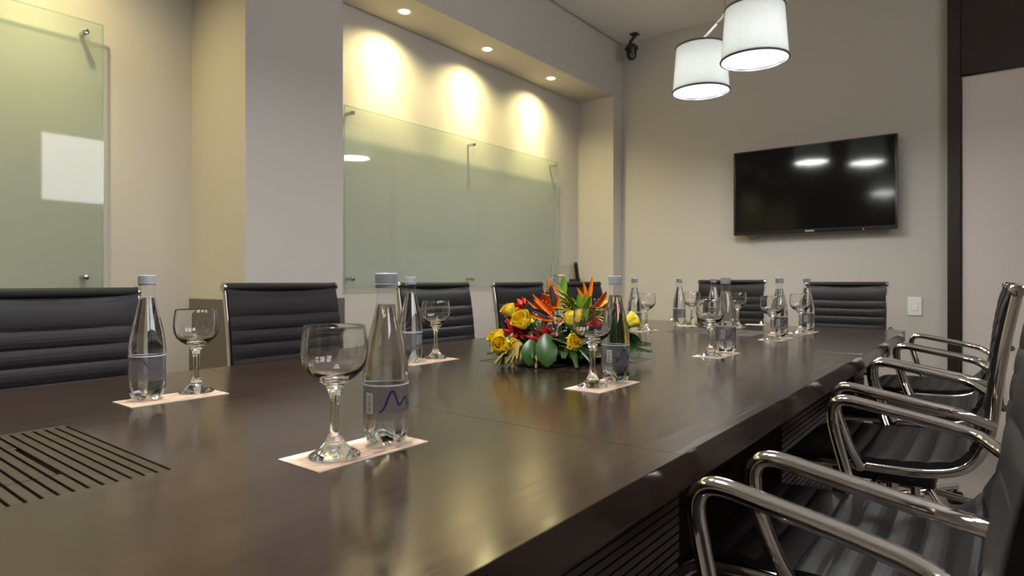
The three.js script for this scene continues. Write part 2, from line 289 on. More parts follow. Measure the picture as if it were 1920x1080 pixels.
// ---------------------------------------------------------------- conference table
const TX0 = -1.60, TX1 = -0.318, TT = 0.75, TB = 0.703;
const HOLES = [[-0.335, 0.010], [-1.659, -1.314], [-2.880, -2.560]], HX0 = -1.143, HX1 = -0.777;
{
  const tab = thing('conference_table', 'long dark brown wooden conference table', 'table', [(TX0 + TX1) / 2, 0, -1.34]);
  const ox = (TX0 + TX1) / 2, oz = -1.34;
  const secs = [[-0.7684, 0.62], [-2.1582, -0.7696], [-3.30, -2.1608]];
  secs.forEach(([za, zb], i) => {
    const s = new THREE.Shape(), b = 0.0025, x0 = TX0 - ox + b, x1 = TX1 - ox - b, e = i === 0 ? [za, zb - b] : i === 2 ? [za + b, zb] : [za, zb];
    const p = [[x0, -(e[1] - oz)], [x1, -(e[1] - oz)], [x1, -(e[0] - oz)], [x0, -(e[0] - oz)]];
    s.setFromPoints(p.map(([x, y]) => new THREE.Vector2(x, y)));
    const [ha, hb] = HOLES[i];
    s.holes.push(new THREE.Path([[HX0 - ox, -(hb - oz)], [HX0 - ox, -(ha - oz)], [HX1 - ox, -(ha - oz)], [HX1 - ox, -(hb - oz)]].map(([x, y]) => new THREE.Vector2(x, y))));
    const g = new THREE.ExtrudeGeometry(s, { depth: TT - TB - 2 * 0.0025, bevelEnabled: true, bevelThickness: 0.0025, bevelSize: 0.0004, bevelSegments: 2 });
    g.rotateX(-Math.PI / 2).translate(0, TB + 0.0025, 0);
    woodUV(g); mesh('tabletop', g, wood, tab);
    // cable compartment floor
    mesh('cable_box', box(HX0 - ox, HX1 - ox, TB - 0.05, TB - 0.02, ha - oz, hb - oz), pitch, tab);
    // loose slats of the cable lid, with a smaller flap cut out
    const pitchZ = 0.0140, w = 0.0106, xa = HX0 + 0.003, xb = HX1 - 0.003, f0 = -1.038, f1 = -0.865, n = Math.floor((hb - ha) / pitchZ);
    const slat = (xs, xe, z, dz = w) => mesh('lid_slat', woodUV(rbox(xs - ox, xe - ox, TT - 0.009, TT - 0.0004, z - oz, z + dz - oz, 0.0008, 1)), slatWood, tab);
    for (let k = 0; k < n; k++) {
      const z = ha + 0.003 + k * pitchZ;
      if (k === 6) { slat(xa, f0 - 0.002, z); slat(f0 + 0.002, f1 - 0.002, z + 0.0035, w - 0.0035); slat(f1 + 0.002, xb, z); }
      else if (k > 6 && k < n - 6) { slat(xa, f0 - 0.002, z); slat(f0 + 0.002, f1 - 0.002, z); slat(f1 + 0.002, xb, z); }
      else slat(xa, xb, z);
    }
    mesh('lid_backing', box(HX0 - ox, HX1 - ox, TT - 0.018, TT - 0.0093, ha - oz, hb - oz), pitch, tab);
  });
  // grooved pedestals under the joints
  for (const [za, zb] of [[-1.11, -0.43], [-2.50, -1.82], [-3.20, -2.95]]) {
    const parts = [box(-1.44 - ox, -0.48 - ox, 0, TB, za - oz, zb - oz)];
    mesh('pedestal', merge(parts), slatWood, tab);
    const rows = [];
    for (let y = 0.012; y < TB - 0.012; y += 0.0165) for (const x of [-0.48, -1.452]) rows.push(box(x - ox, x + 0.012 - ox, y, y + 0.0125, za - oz, zb - oz));
    const gp = mesh('grooved_cladding', merge(rows), slatWood, tab); gp.userData = { kind: 'stuff' };
  }
}

// ---------------------------------------------------------------- office chairs (local z points where the sitter faces, z = u - 0.25)
function resample(pts, n) {
  const c = new THREE.CatmullRomCurve3(pts.map(([u, y]) => V3(0, y, u - 0.25)), false, 'catmullrom', 0.5), out = [];
  for (let i = 0; i <= n; i++) { const p = c.getPointAt(i / n), t = c.getTangentAt(i / n); out.push([p.z, p.y, -t.y, t.z]); }   // normal = forward/up side
  return { out, len: c.getLength() };
}
function ribPad(pts, bounds, hw, amp, thk, sag) {   // bounds: rib borders in metres along the profile
  const n = 150, { out, len } = resample(pts, n), cols = 14, pos = [], idx = [];
  const ribH = (s) => { for (let i = 0; i + 1 < bounds.length; i++) if (s >= bounds[i] && s <= bounds[i + 1]) { const t = (s - bounds[i]) / (bounds[i + 1] - bounds[i]); return Math.pow(Math.max(0, Math.sin(Math.PI * t)), 0.45); } return 0; };
  const row = (i, side) => {
    const [z, y, nz, ny] = out[i], s = i / n * len;
    for (let c = 0; c <= cols; c++) {
      const q = c / cols * 2 - 1, x = hw * q, edge = 1 - Math.pow(Math.abs(q), 10), b = sag * (1 - q * q);
      const h = side > 0 ? 0.006 + amp * ribH(s) * (0.35 + 0.65 * edge) * (1 - 0.04 * q * q) : -thk;
      pos.push(x, y + ny * h - ny * b, z + nz * h - nz * b);
    }
  };
  for (let i = 0; i <= n; i++) row(i, 1);
  for (let i = 0; i <= n; i++) row(i, -1);
  const W = cols + 1, off = (n + 1) * W;
  for (let i = 0; i < n; i++) for (let c = 0; c < cols; c++) {
    const a = i * W + c, b = a + 1, d = a + W, e = d + 1;
    idx.push(a, d, b, b, d, e); idx.push(off + a, off + b, off + d, off + b, off + e, off + d);
  }
  for (let i = 0; i < n; i++) for (const c of [0, cols]) { const a = i * W + c, d = a + W; c ? idx.push(a, d, off + a, off + a, d, off + d) : idx.push(a, off + a, d, off + a, off + d, d); }
  for (const i of [0, n]) for (let c = 0; c < cols; c++) { const a = i * W + c, b = a + 1; i ? idx.push(a, off + a, b, b, off + a, off + b) : idx.push(a, b, off + a, b, off + b, off + a); }
  let g = new THREE.BufferGeometry(); g.setAttribute('position', new THREE.Float32BufferAttribute(pos, 3)); g.setIndex(idx);
  const uv = []; for (let k = 0; k < 2; k++) for (let i = 0; i <= n; i++) for (let c = 0; c <= cols; c++) uv.push(c / cols * 2 * hw, i / n * len);
  g.setAttribute('uv', new THREE.Float32BufferAttribute(uv, 2));
  return toCreasedNormals(g, 0.9);
}
const backPts = [[0.004, 0.952], [0.020, 0.88], [0.033, 0.80], [0.041, 0.73], [0.048, 0.67], [0.058, 0.63], [0.074, 0.598]];
const seatPts = [[0.076, 0.594], [0.094, 0.570], [0.127, 0.556], [0.20, 0.546], [0.30, 0.541], [0.39, 0.540], [0.44, 0.531], [0.475, 0.504]];
const railPts = [[-0.004, 0.955], [0.010, 0.88], [0.023, 0.80], [0.031, 0.73], [0.038, 0.67], [0.048, 0.625], [0.068, 0.578], [0.100, 0.549], [0.16, 0.533], [0.25, 0.528], [0.39, 0.526], [0.445, 0.515], [0.475, 0.487]];
const armPts = [[0.040, 0.660], [0.058, 0.670], [0.092, 0.686], [0.16, 0.700], [0.25, 0.716], [0.300, 0.7245], [0.322, 0.722], [0.3345, 0.709], [0.337, 0.688], [0.331, 0.652], [0.310, 0.585], [0.290, 0.534]];
const HWB = 0.207;
function makeChair() {
  const g = new THREE.Group(); g.userData = { category: 'chair' };
  const bb = [0.02, 0.095]; for (let k = 0; k < 8; k++) bb.push(bb[bb.length - 1] + 0.0455);
  const roll = cyl(0.0135, 0.0135, 2 * HWB, 20).rotateZ(Math.PI / 2).translate(0, 0.955, -0.252);
  mesh('backrest', merge([ribPad(backPts, bb, HWB, 0.0075, 0.006, 0.014), roll]), leather, g);
  const sb = [0.0]; for (let k = 0; k < 10; k++) sb.push(sb[sb.length - 1] + 0.0485);
  mesh('seat', ribPad(seatPts, sb, HWB, 0.009, 0.008, 0.006), leather, g);
  for (const s of [-1, 1]) {
    const x = s * (HWB + 0.003);
    // flat oval rail: a tube squeezed across the width
    mesh('side_rail', tube(railPts.map(([u, y]) => [0, y, u - 0.25]), 0.0105, 60, 10).scale(0.36, 1, 1).translate(x, 0, 0), chrome, g);
    const cap = mesh('roll_end_cap', lathe([[0, 0.006], [0.004, 0.006], [0.0045, 0.0045], [0.010, 0.005], [0.0145, 0.003], [0.015, 0], [0.015, -0.006]], 24).rotateZ(-s * Math.PI / 2).translate(s * (HWB + 0.006), 0.955, -0.252), chrome, g);
    const xa = s * 0.272, n = armPts.length;
    const pts = armPts.map(([u, y], i) => [i < 2 ? s * (0.214 + 0.02 * i) : i < 3 ? s * 0.262 : i > n - 2 ? s * 0.235 : i > n - 3 ? s * 0.258 : xa, y, u - 0.25]);
    const arm = mesh('armrest', tube(pts, 0.0118, 90, 12), chrome, g);
    mesh('bolt', cyl(0.011, 0.011, 0.03, 14).rotateZ(Math.PI / 2).translate(s * 0.224, 0.532, 0.290 - 0.25), chrome, arm);
  }
  mesh('back_brace', merge([rod([-HWB, 0.70, -0.230], [HWB, 0.70, -0.230], 0.008), rod([-HWB, 0.83, -0.243], [HWB, 0.83, -0.243], 0.006)]), chrome, g);
  mesh('seat_mechanism', merge([rbox(-0.09, 0.09, 0.463, 0.515, -0.10, 0.10, 0.008), rod([-HWB, 0.520, -0.06], [HWB, 0.520, -0.06], 0.011), rod([-HWB, 0.517, 0.09], [HWB, 0.517, 0.09], 0.011), rod([0.08, 0.478, 0.02], [0.20, 0.473, 0.03], 0.005)]), blackPlastic, g);
  mesh('gas_column', merge([cyl(0.014, 0.014, 0.26).translate(0, 0.35, 0), cyl(0.025, 0.025, 0.16).translate(0, 0.17, 0)]), chrome, g);
  for (let k = 0; k < 5; k++) {
    const a = Math.PI / 2 + Math.PI + k * Math.PI * 0.4, c = Math.cos(a), s = Math.sin(a), R = 0.25;   // two legs straddle the front
    const leg = mesh('base_leg', merge([rod([c * 0.02, 0.105, s * 0.02], [c * R, 0.075, s * R], 0.014, 10), new THREE.SphereGeometry(0.016, 12, 8).translate(c * R, 0.075, s * R)]), chrome, g);
    mesh('caster', merge([cyl(0.027, 0.027, 0.02, 18).rotateZ(Math.PI / 2).translate(0.013, 0, 0), cyl(0.027, 0.027, 0.02, 18).rotateZ(Math.PI / 2).translate(-0.013, 0, 0), cyl(0.006, 0.006, 0.04, 10).translate(0, 0.03, 0)]).rotateY(-a + 0.6 * k).translate(c * R, 0.027, s * R), blackPlastic, leg);
  }
  return g;
}
{
  const proto = makeChair();
  const put = (label, x, z, turn, group, y = 0) => { const o = proto.clone(); o.name = numbered('office_chair'); o.position.set(x, y, z); o.rotation.y = turn; o.userData = { label, category: 'chair', group }; scene.add(o); };
  const L = Math.PI / 2, gl = 'chairs along the board side of the table', gr = 'chairs along the door side of the table', gf = 'chairs at the far table end';
  put('black ribbed leather chair at the left edge, behind the leftmost water bottle', -1.70, -0.545, L + 0.03, gl, -0.012);
  put('black ribbed leather chair in front of the column, second from the left edge', -1.70, -1.21, L, gl);
  put('black ribbed leather chair behind the wine glass left of the flowers', -1.712, -1.95, L - 0.03, gl);
  put('black ribbed leather chair just behind the left side of the flowers', -1.706, -2.565, L + 0.015, gl);
  put('black ribbed leather chair mostly hidden behind the right of the flowers', -1.70, -3.165, L - 0.02, gl);
  put('black ribbed leather chair at the far table end, left one under the television', -1.345, -3.80, 0.03, gf, 0.012);
  put('black ribbed leather chair at the far table end, right one by the light switch', -0.695, -3.80, -0.02, gf);
  put('black leather chair cut off by the right edge, nearest the camera', -0.2145, -0.478, -L - 0.024, gr);
  put('black leather chair with chrome arms, second nearest on the door side', -0.187, -1.185, -L, gr);
  put('black leather chair whose ribbed back shows in profile at the right', -0.215, -1.915, -L, gr);
  put('black leather chair fourth from the camera on the door side', -0.215, -2.52, -L, gr);
  put('black leather chair farthest on the door side, past the table corner', -0.215, -3.09, -L, gr);
}

// ---------------------------------------------------------------- table setting
const glassGeo = lathe([[0, 0.0], [0.031, 0.0], [0.0325, 0.001], [0.0322, 0.0026], [0.027, 0.0055], [0.019, 0.0105], [0.0130, 0.0165], [0.0098, 0.0225], [0.0088, 0.027], [0.0066, 0.031], [0.0058, 0.045], [0.0058, 0.062], [0.0064, 0.074], [0.0080, 0.082], [0.0115, 0.0895], [0.0180, 0.0960], [0.0275, 0.1020], [0.0355, 0.1100], [0.0402, 0.1205], [0.0417, 0.133], [0.0410, 0.148], [0.0392, 0.160], [0.0381, 0.1668], [0.0376, 0.1673], [0.0370, 0.1667],
  [0.0381, 0.1595], [0.0398, 0.148], [0.0404, 0.1335], [0.0388, 0.1222], [0.0345, 0.1130], [0.0270, 0.1065], [0.0180, 0.1030], [0.009, 0.1012], [0, 0.1006]], 48);
{ // pressed glass: small uneven facets in the foot and in the thick bottom of the bowl
  const p = glassGeo.attributes.position, seen = {};
  for (let i = 0; i < p.count; i++) {
    const x = p.getX(i), y = p.getY(i), z = p.getZ(i), R = Math.hypot(x, z), k = `${x.toFixed(5)},${y.toFixed(5)},${z.toFixed(5)}`;
    const zone = (y > 0.088 && y < 0.107) ? 0.0007 : (y > 0.003 && y < 0.024) ? 0.0005 : 0;
    if (zone && R > 0.004) { const d = seen[k] ??= rr(-zone, zone); p.setXYZ(i, x * (1 + d / R), y + d * 0.6, z * (1 + d / R)); }
  }
  glassGeo.computeVertexNormals();
}
const capGeo = (() => {
  const parts = [lathe([[0.0126, 0.2145], [0.0147, 0.2145], [0.0147, 0.2335], [0.0138, 0.235], [0, 0.235]], 48), new THREE.TorusGeometry(0.0152, 0.0007, 6, 40).rotateX(Math.PI / 2).translate(0, 0.2195, 0)];
  for (let k = 0; k < 40; k++) { const a = k * Math.PI / 20; parts.push(new THREE.BoxGeometry(0.0006, 0.012, 0.0012).translate(0.0148, 0.227, 0).rotateY(a)); }
  return merge(parts);
})();
function petals(g) { // five-lobed foot of a plastic bottle
  const p = g.attributes.position;
  for (let i = 0; i < p.count; i++) {
    const x = p.getX(i), y = p.getY(i), z = p.getZ(i), r = Math.hypot(x, z), a = Math.atan2(z, x);
    if (y < 0.026 && r > 0.001) { const k = (1 - y / 0.026), f = 1 - 0.16 * k * Math.pow(Math.abs(Math.sin(2.5 * a)), 3); const lift = 0.009 * k * Math.pow(Math.abs(Math.sin(2.5 * a)), 3) * Math.min(1, r / 0.02); p.setXYZ(i, x * f, y + lift, z * f); }
  }
  g.computeVertexNormals(); return g;
}
const bottleOut = [[0.004, 0.006], [0.012, 0.0035], [0.019, 0.0008], [0.0235, 0.0012], [0.0275, 0.006], [0.0302, 0.014], [0.0312, 0.024], [0.0313, 0.0375], [0.0306, 0.0385], [0.0306, 0.0855], [0.0313, 0.0865], [0.0312, 0.098], [0.0300, 0.112], [0.0278, 0.127], [0.0246, 0.143], [0.0208, 0.159], [0.0172, 0.174], [0.0145, 0.187], [0.0128, 0.198], [0.0122, 0.205], [0.0122, 0.2105], [0.0150, 0.2112], [0.0150, 0.2128], [0.0122, 0.2135], [0.0122, 0.2200]];
const bottleGeo = petals(lathe(bottleOut, 60));
const waterGeo = (() => { const p = bottleOut.filter(([, y]) => y < 0.192).map(([r, y]) => [Math.max(0.002, r - 0.0007), y + 0.0012]); return petals(lathe([[0, 0.0075], ...p, [0.0128, 0.1925], [0, 0.192]], 60)); })();
const labelTex = (() => {
  const c = document.createElement('canvas'); c.width = 1024; c.height = 256; const x = c.getContext('2d');
  x.fillStyle = 'rgba(104,100,104,0.5)'; x.fillRect(0, 0, 1024, 256);
  x.fillStyle = 'rgba(235,235,240,0.85)'; x.fillRect(0, 0, 1024, 9);
  // zigzag stroke logo
  x.strokeStyle = 'rgba(22,20,92,1)'; x.lineWidth = 13; x.lineCap = x.lineJoin = 'round';
  x.beginPath(); x.moveTo(400, 196); x.bezierCurveTo(450, 180, 452, 60, 488, 46); x.bezierCurveTo(516, 46, 520, 150, 545, 150); x.bezierCurveTo(570, 148, 572, 98, 592, 98); x.bezierCurveTo(612, 100, 612, 168, 640, 166); x.stroke();
  x.fillStyle = 'rgba(150,70,80,0.8)'; for (let k = 0; k < 9; k++) x.fillRect(520 + k * 14, 208, 8, 12);
  // pale code panel with dark bars
  x.fillStyle = 'rgba(205,208,210,0.9)'; x.fillRect(285, 60, 62, 150);
  x.fillStyle = 'rgba(60,62,70,0.9)'; for (let k = 0; k < 15; k++) x.fillRect(296, 70 + k * 9, 40, 2 + (k * 7 % 5));
  const t = new THREE.CanvasTexture(c); t.colorSpace = THREE.SRGBColorSpace; t.magFilter = THREE.LinearFilter; return t;
})();
const labelMat = std(0xffffff, 0.3, { map: labelTex, transparent: true, side: THREE.DoubleSide });
const labelGeo = new THREE.CylinderGeometry(0.0312, 0.0312, 0.0465, 60, 1, true).translate(0, 0.062, 0);
const proto = {};
{
  const b = new THREE.Group();
  mesh('bottle_body', bottleGeo, pet, b); mesh('water', waterGeo, water, b); mesh('cap', capGeo, capMat, b); mesh('paper_label', labelGeo, labelMat, b);
  proto.bottle = b;
}
const coasterTex = (() => {
  const c = document.createElement('canvas'); c.width = 512; c.height = 256; const x = c.getContext('2d');
  x.fillStyle = '#bf9f8a'; x.fillRect(0, 0, 512, 256);
  for (let k = 0; k < 90; k++) { const v = rnd(); x.fillStyle = v < 0.3 ? 'rgba(120,84,66,0.5)' : v < 0.6 ? 'rgba(132,130,126,0.6)' : 'rgba(220,196,176,0.7)'; x.fillRect(rnd() * 512, 60 + rnd() * 190, rr(20, 150), rr(3, 12)); }
  x.fillStyle = '#d2c6ba'; x.fillRect(0, 0, 512, 48);
  x.fillStyle = 'rgba(96,86,82,0.75)'; for (let k = 0; k < 5; k++) x.fillRect(40 + k * 24, 70, 14, 10);
  const t = new THREE.CanvasTexture(c); t.colorSpace = THREE.SRGBColorSpace; t.magFilter = THREE.LinearFilter; return t;
})();
const coasterMat = std(0xffffff, 0.5, { map: coasterTex }), coasterSide = std(C(0.6, 0.56, 0.5), 0.6);
const coasterGeo = (() => { const g = new THREE.BoxGeometry(0.178, 0.0012, 0.086); return g; })();
const CT = TT + 0.0012;
// [bottle x, z, label turn, bottle label, glass x, z, glass label, coaster x, z, turn, coaster label]
const R0 = Math.PI / 2;
const settings = [
  [-0.662, -0.567, -1.87, 'largest water bottle with blue zigzag mark, nearest the camera', -0.668, -0.487, 'largest wine glass, nearest the camera beside the big bottle', -0.669, -0.523, 0, 'printed card under the largest wine glass and bottle'],
  [-1.262, -0.499, 1.6, 'water bottle in front of the leftmost chair', -1.270, -0.594, 'wine glass between the leftmost chair and the second chair', -1.250, -0.540, 0, 'printed card under the bottle before the leftmost chair'],
  [-1.262, -1.168, 1.6, 'water bottle just behind the largest bottle, left of the flowers', -1.278, -1.280, 'wine glass left of the flowers, before the third chair', -1.260, -1.225, 0, 'printed card left of the flowers, before the third chair'],
  [-1.265, -1.844, 1.6, 'water bottle behind the flowers with only its cap and neck showing', null, null, null, -1.262, -1.885, 0, 'printed card hidden behind the flowers'],
  [-0.662, -1.220, -1.87, 'water bottle with blue zigzag mark right in front of the flowers', -0.674, -1.142, 'wine glass right in front of the flowers', -0.665, -1.173, 0, 'printed card in front of the flowers'],
  [-1.268, -2.515, 1.6, 'water bottle just right of the flowers, far behind the yellow rose', -1.245, -2.585, 'wine glass just right of the flowers at the far left table edge', -1.255, -2.555, 0, 'printed card just right of the flowers at the far table part'],
  [-1.257, -2.985, 1.6, 'farthest water bottle, standing before bare wall left of the far chairs', -1.215, -3.045, 'farthest wine glass, before bare wall left of the far chairs', -1.238, -3.010, 0.55, 'printed card under the farthest bottle left of the far chairs'],
  [-1.095, -3.02, 1.6, 'water bottle hidden behind another, before the left far chair', -0.985, -3.04, 'wine glass half hidden behind a bottle, before the left far chair', -1.045, -3.03, R0, 'printed card before the left far chair'],
  [-0.658, -1.919, -1.87, 'water bottle with blue zigzag mark right of the flowers, mid table', -0.672, -1.825, 'wine glass mid table, right of the flowers', -0.668, -1.868, 0, 'printed card mid table, right of the flowers'],
  [-0.667, -2.560, -1.87, 'water bottle between the two far chairs, standing in front', -0.668, -2.459, 'wine glass between the two far chairs, standing in front', -0.668, -2.515, 0, 'printed card in front between the two far chairs'],
  [-0.650, -2.930, -1.87, 'water bottle overlapping the left edge of the right far chair', -0.657, -2.845, 'wine glass just left of the right far chair', -0.655, -2.89, 0, 'printed card in front of the right far chair'],
];
for (const [bx, bz, bt, bl, gx, gz, gl, cx, cz, ct, cl] of settings) {
  const c = single('coaster_card', coasterGeo, [coasterSide, coasterSide, coasterMat, coasterSide, coasterSide, coasterSide], cl, 'coaster', 'printed cards under the drinks');
  c.position.set(cx, TT + 0.0006, cz); c.rotation.y = R0 + ct;
  const b = proto.bottle.clone(); b.name = numbered('water_bottle'); b.position.set(bx, CT, bz); b.rotation.y = bt; b.userData = { label: bl, category: 'bottle', group: 'water bottles on the table' }; scene.add(b);
  if (gx !== null) { const g = single('wine_glass', glassGeo, glass, gl, 'wine glass', 'wine glasses on the table'); g.position.set(gx, CT, gz); }
}
{
  const c = single('paper_card', new THREE.BoxGeometry(0.09, 0.001, 0.05), std(C(0.6, 0.58, 0.55), 0.6), 'small white paper card at the far table edge before the left far chair', 'card');
  c.position.set(-0.97, TT + 0.0005, -3.265); c.rotation.y = 0.1;
}

// ---------------------------------------------------------------- flower arrangement (local z towards the camera)
{
  const F = thing('flower_arrangement', 'tropical flower arrangement with yellow roses on the table', 'flowers', [-0.96, TT, -1.49], YAW);
  const yellow = phy(C(0.97, 0.80, 0.06), 0.55, { transmission: 0.2, thickness: 0 }), yellowDeep = phy(C(0.96, 0.72, 0.03), 0.55, { transmission: 0.2, thickness: 0 });
  const red = std(C(0.30, 0.004, 0.012), 0.42), redHot = std(C(0.78, 0.045, 0.006), 0.35), orange = std(C(0.90, 0.24, 0.012), 0.45), rust = std(C(0.50, 0.075, 0.008), 0.4), purple = std(C(0.055, 0.045, 0.10), 0.5);
  const green = std(C(0.026, 0.070, 0.011), 0.36), greenLight = std(C(0.16, 0.33, 0.025), 0.4), foamGreen = std(C(0.05, 0.11, 0.04), 0.9), stemMat = std(C(0.05, 0.10, 0.03), 0.6), pale = std(C(0.75, 0.72, 0.64), 0.6), gold = std(C(0.24, 0.175, 0.03), 0.6), trayMat = std(C(0.006, 0.007, 0.006), 0.35);
  const stripe = (() => { const c = document.createElement('canvas'); c.width = 64; c.height = 8; const x = c.getContext('2d'); x.fillStyle = '#eadb62'; x.fillRect(0, 0, 64, 8); x.fillStyle = '#5f8a22'; x.fillRect(12, 0, 40, 8); x.fillStyle = '#8fab38'; x.fillRect(29, 0, 6, 8); const t = new THREE.CanvasTexture(c); t.colorSpace = THREE.SRGBColorSpace; t.magFilter = THREE.LinearFilter; return t; })();
  const variegated = std(0xffffff, 0.42, { map: stripe });
  // blade: length along +y from the origin, width across x, bending towards +z; shape(t) gives half width
  function blade(len, hw, shape, bend, fold = 0.2, nl = 9, nw = 4) {
    const pos = [], uv = [], idx = [];
    let y = 0, z = 0, a = 0;
    for (let i = 0; i <= nl; i++) {
      const t = i / nl; if (i) { a = bend * t; y += len / nl * Math.cos(a); z += len / nl * Math.sin(a); }
      for (let j = 0; j <= nw; j++) { const q = j / nw * 2 - 1, w = hw * shape(t); const f = fold * w * q * q; pos.push(w * q, y - f * Math.sin(a), z + f * Math.cos(a)); uv.push(j / nw, t); }
    }
    for (let i = 0; i < nl; i++) for (let j = 0; j < nw; j++) { const k = i * (nw + 1) + j; idx.push(k, k + 1, k + nw + 1, k + 1, k + nw + 2, k + nw + 1); }
    const g = new THREE.BufferGeometry(); g.setAttribute('position', new THREE.Float32BufferAttribute(pos, 3)); g.setAttribute('uv', new THREE.Float32BufferAttribute(uv, 2)); g.setIndex(idx); g.computeVertexNormals(); return g;
  }
  // solid version with a little thickness
  function thick(g, d) {
    const p = g.attributes.position, n = g.attributes.normal, q = g.clone(), N = p.count, pos = [], uv = [], idx = [];
    for (let s = 0; s < 2; s++) for (let i = 0; i < N; i++) { const k = (s ? -1 : 1) * d / 2; pos.push(p.getX(i) + n.getX(i) * k, p.getY(i) + n.getY(i) * k, p.getZ(i) + n.getZ(i) * k); uv.push(g.attributes.uv.getX(i), g.attributes.uv.getY(i)); }
    const ix = g.index.array; for (let i = 0; i < ix.length; i += 3) { idx.push(ix[i], ix[i + 1], ix[i + 2]); idx.push(N + ix[i], N + ix[i + 2], N + ix[i + 1]); }
    const r = new THREE.BufferGeometry(); r.setAttribute('position', new THREE.Float32BufferAttribute(pos, 3)); r.setAttribute('uv', new THREE.Float32BufferAttribute(uv, 2)); r.setIndex(idx); r.computeVertexNormals(); return r;
  }
  const lance = (t) => Math.pow(Math.sin(Math.PI * Math.min(1, 0.06 + 0.94 * t)), 0.75), oval = (t) => Math.pow(Math.max(0, Math.sin(Math.PI * (0.03 + 0.97 * t))), 0.55), round = (t) => 0.35 + 0.65 * Math.sin(Math.PI * Math.min(1, t * 0.62 + 0.06)) - (t > 0.8 ? (t - 0.8) * (t - 0.8) * 6 : 0);
  const UPV = V3(0, 1, 0);
  const aim = (o, p, dir, spin = 0) => { o.position.set(...p); o.quaternion.setFromUnitVectors(UPV, V3(...dir).normalize()); o.rotateY(spin); return o; };
  const stem = (a, b, r = 0.0025, m = stemMat) => mesh('stem', rod(a, b, r, 7), m, F);
  const HUB = [-0.01, 0.035, 0];
  // tray and foam
  mesh('tray', lathe([[0, 0.002], [0.095, 0.002], [0.105, 0.004], [0.128, 0.018], [0.130, 0.018], [0.108, 0.0], [0, 0.0]], 40).scale(1.15, 1, 0.8), trayMat, F);
  mesh('foam_block', rbox(-0.075, 0.075, 0.003, 0.055, -0.05, 0.05, 0.012, 3), foamGreen, F);
  // roses
  const petalG = [thick(blade(0.030, 0.011, round, -0.35, 1.5, 7, 6), 0.0008), thick(blade(0.033, 0.0155, round, 0.05, 1.0, 7, 6), 0.0008), thick(blade(0.034, 0.019, round, 0.95, 0.7, 7, 6), 0.0008)];
  function rose(p, dir, size, open) {
    const r = new THREE.Group(); r.name = 'rose'; F.add(r); aim(r, p, dir, rnd() * 6); r.scale.setScalar(size);
    const layers = [[3, 0.0035, 0, 0.05, 1.04], [4, 0.0085, 0, 0.10 + 0.05 * open, 1.0], [5, 0.0125, 1, 0.16 + 0.16 * open, 0.98], [5, 0.0155, open > 0.6 ? 2 : 1, 0.28 + 0.40 * open, 0.9]];
    layers.forEach(([n, rad, kind, tilt, h], li) => {
      for (let k = 0; k < n; k++) {
        const a = k / n * Math.PI * 2 + li * 0.7 + rr(-0.12, 0.12), m = mesh('petal', petalG[kind], li < 2 ? yellowDeep : yellow, r);
        m.position.set(Math.sin(a) * rad * 0.55, 0, Math.cos(a) * rad * 0.55); m.rotation.order = 'YXZ'; m.rotation.y = a + Math.PI; m.rotation.x = -tilt; m.scale.set(li ? 1 : 0.75, h, 1);
      }
    });
    mesh('calyx', lathe([[0, -0.012], [0.006, -0.010], [0.011, -0.002], [0.013, 0.006], [0.010, 0.010]], 14), green, r);
    for (let k = 0; k < 5; k++) { const s = mesh('sepal', sepalG, green, r), a = k * 1.257; s.position.set(Math.sin(a) * 0.011, 0, Math.cos(a) * 0.011); s.rotation.order = 'YXZ'; s.rotation.y = a; s.rotation.x = 1.1; }
    const b = V3(...p), e = b.clone().add(V3(...dir).normalize().multiplyScalar(-0.012)); stem([HUB[0] * 0.6 + e.x * 0.15, 0.045, e.z * 0.3], e.toArray(), 0.0022, green);
  }
  const sepalG = thick(blade(0.022, 0.0035, lance, 0.7, 0.2, 5, 2), 0.0006);
  rose([-0.158, 0.124, 0.020], [-0.45, 0.80, 0.3], 1.15, 0.45);
  rose([-0.122, 0.100, 0.055], [-0.35, 0.60, 0.70], 1.45, 0.55);
  rose([-0.190, 0.050, 0.075], [-0.40, 0.80, 0.35], 1.30, 0.45);
  rose([-0.183, 0.028, 0.110], [-0.20, 0.35, 0.90], 1.50, 0.8);
  rose([-0.165, 0.026, 0.095], [0.35, 0.35, 0.85], 1.25, 0.5);
  rose([0.000, 0.052, 0.115], [0.10, 0.40, 0.92], 1.36, 0.85);
  rose([0.003, 0.098, 0.075], [0.04, 1.0, 0.12], 1.36, 0.12);
  rose([0.160, 0.100, 0.010], [0.80, 0.50, 0.1], 1.30, 0.40);
  rose([0.110, 0.130, -0.02], [0.25, 0.95, 0.1], 1.15, 0.3);
  rose([0.085, 0.070, -0.09], [0.30, 0.7, -0.6], 1.2, 0.6);
  rose([-0.08, 0.085, -0.10], [-0.3, 0.7, -0.6], 1.2, 0.6);
  // red lilies
  const lilyG = thick(blade(0.046, 0.0085, lance, 0.55, 0.7, 8, 4), 0.0009);
  function lily(p, dir, size, mat) {
    const r = new THREE.Group(); r.name = 'lily'; F.add(r); aim(r, p, dir, rnd() * 6); r.scale.setScalar(size);
    for (let k = 0; k < 7; k++) { const m = mesh('petal', lilyG, mat, r), a = k / 7 * 6.283 + rr(-0.2, 0.2), t = k % 2 ? 0.35 : 0.75; m.rotation.order = 'YXZ'; m.rotation.y = a; m.rotation.x = t + rr(-0.12, 0.12); m.scale.setScalar(rr(0.85, 1.1)); }
    stem([HUB[0] + p[0] * 0.2, 0.045, p[2] * 0.3], p, 0.002);
  }
  lily([-0.150, 0.078, 0.050], [-0.2, 0.45, 0.85], 1.05, red);
  lily([-0.135, 0.082, 0.055], [0.3, 0.55, 0.7], 0.95, red);
  lily([-0.078, 0.062, 0.075], [-0.05, 0.55, 0.8], 1.1, red);
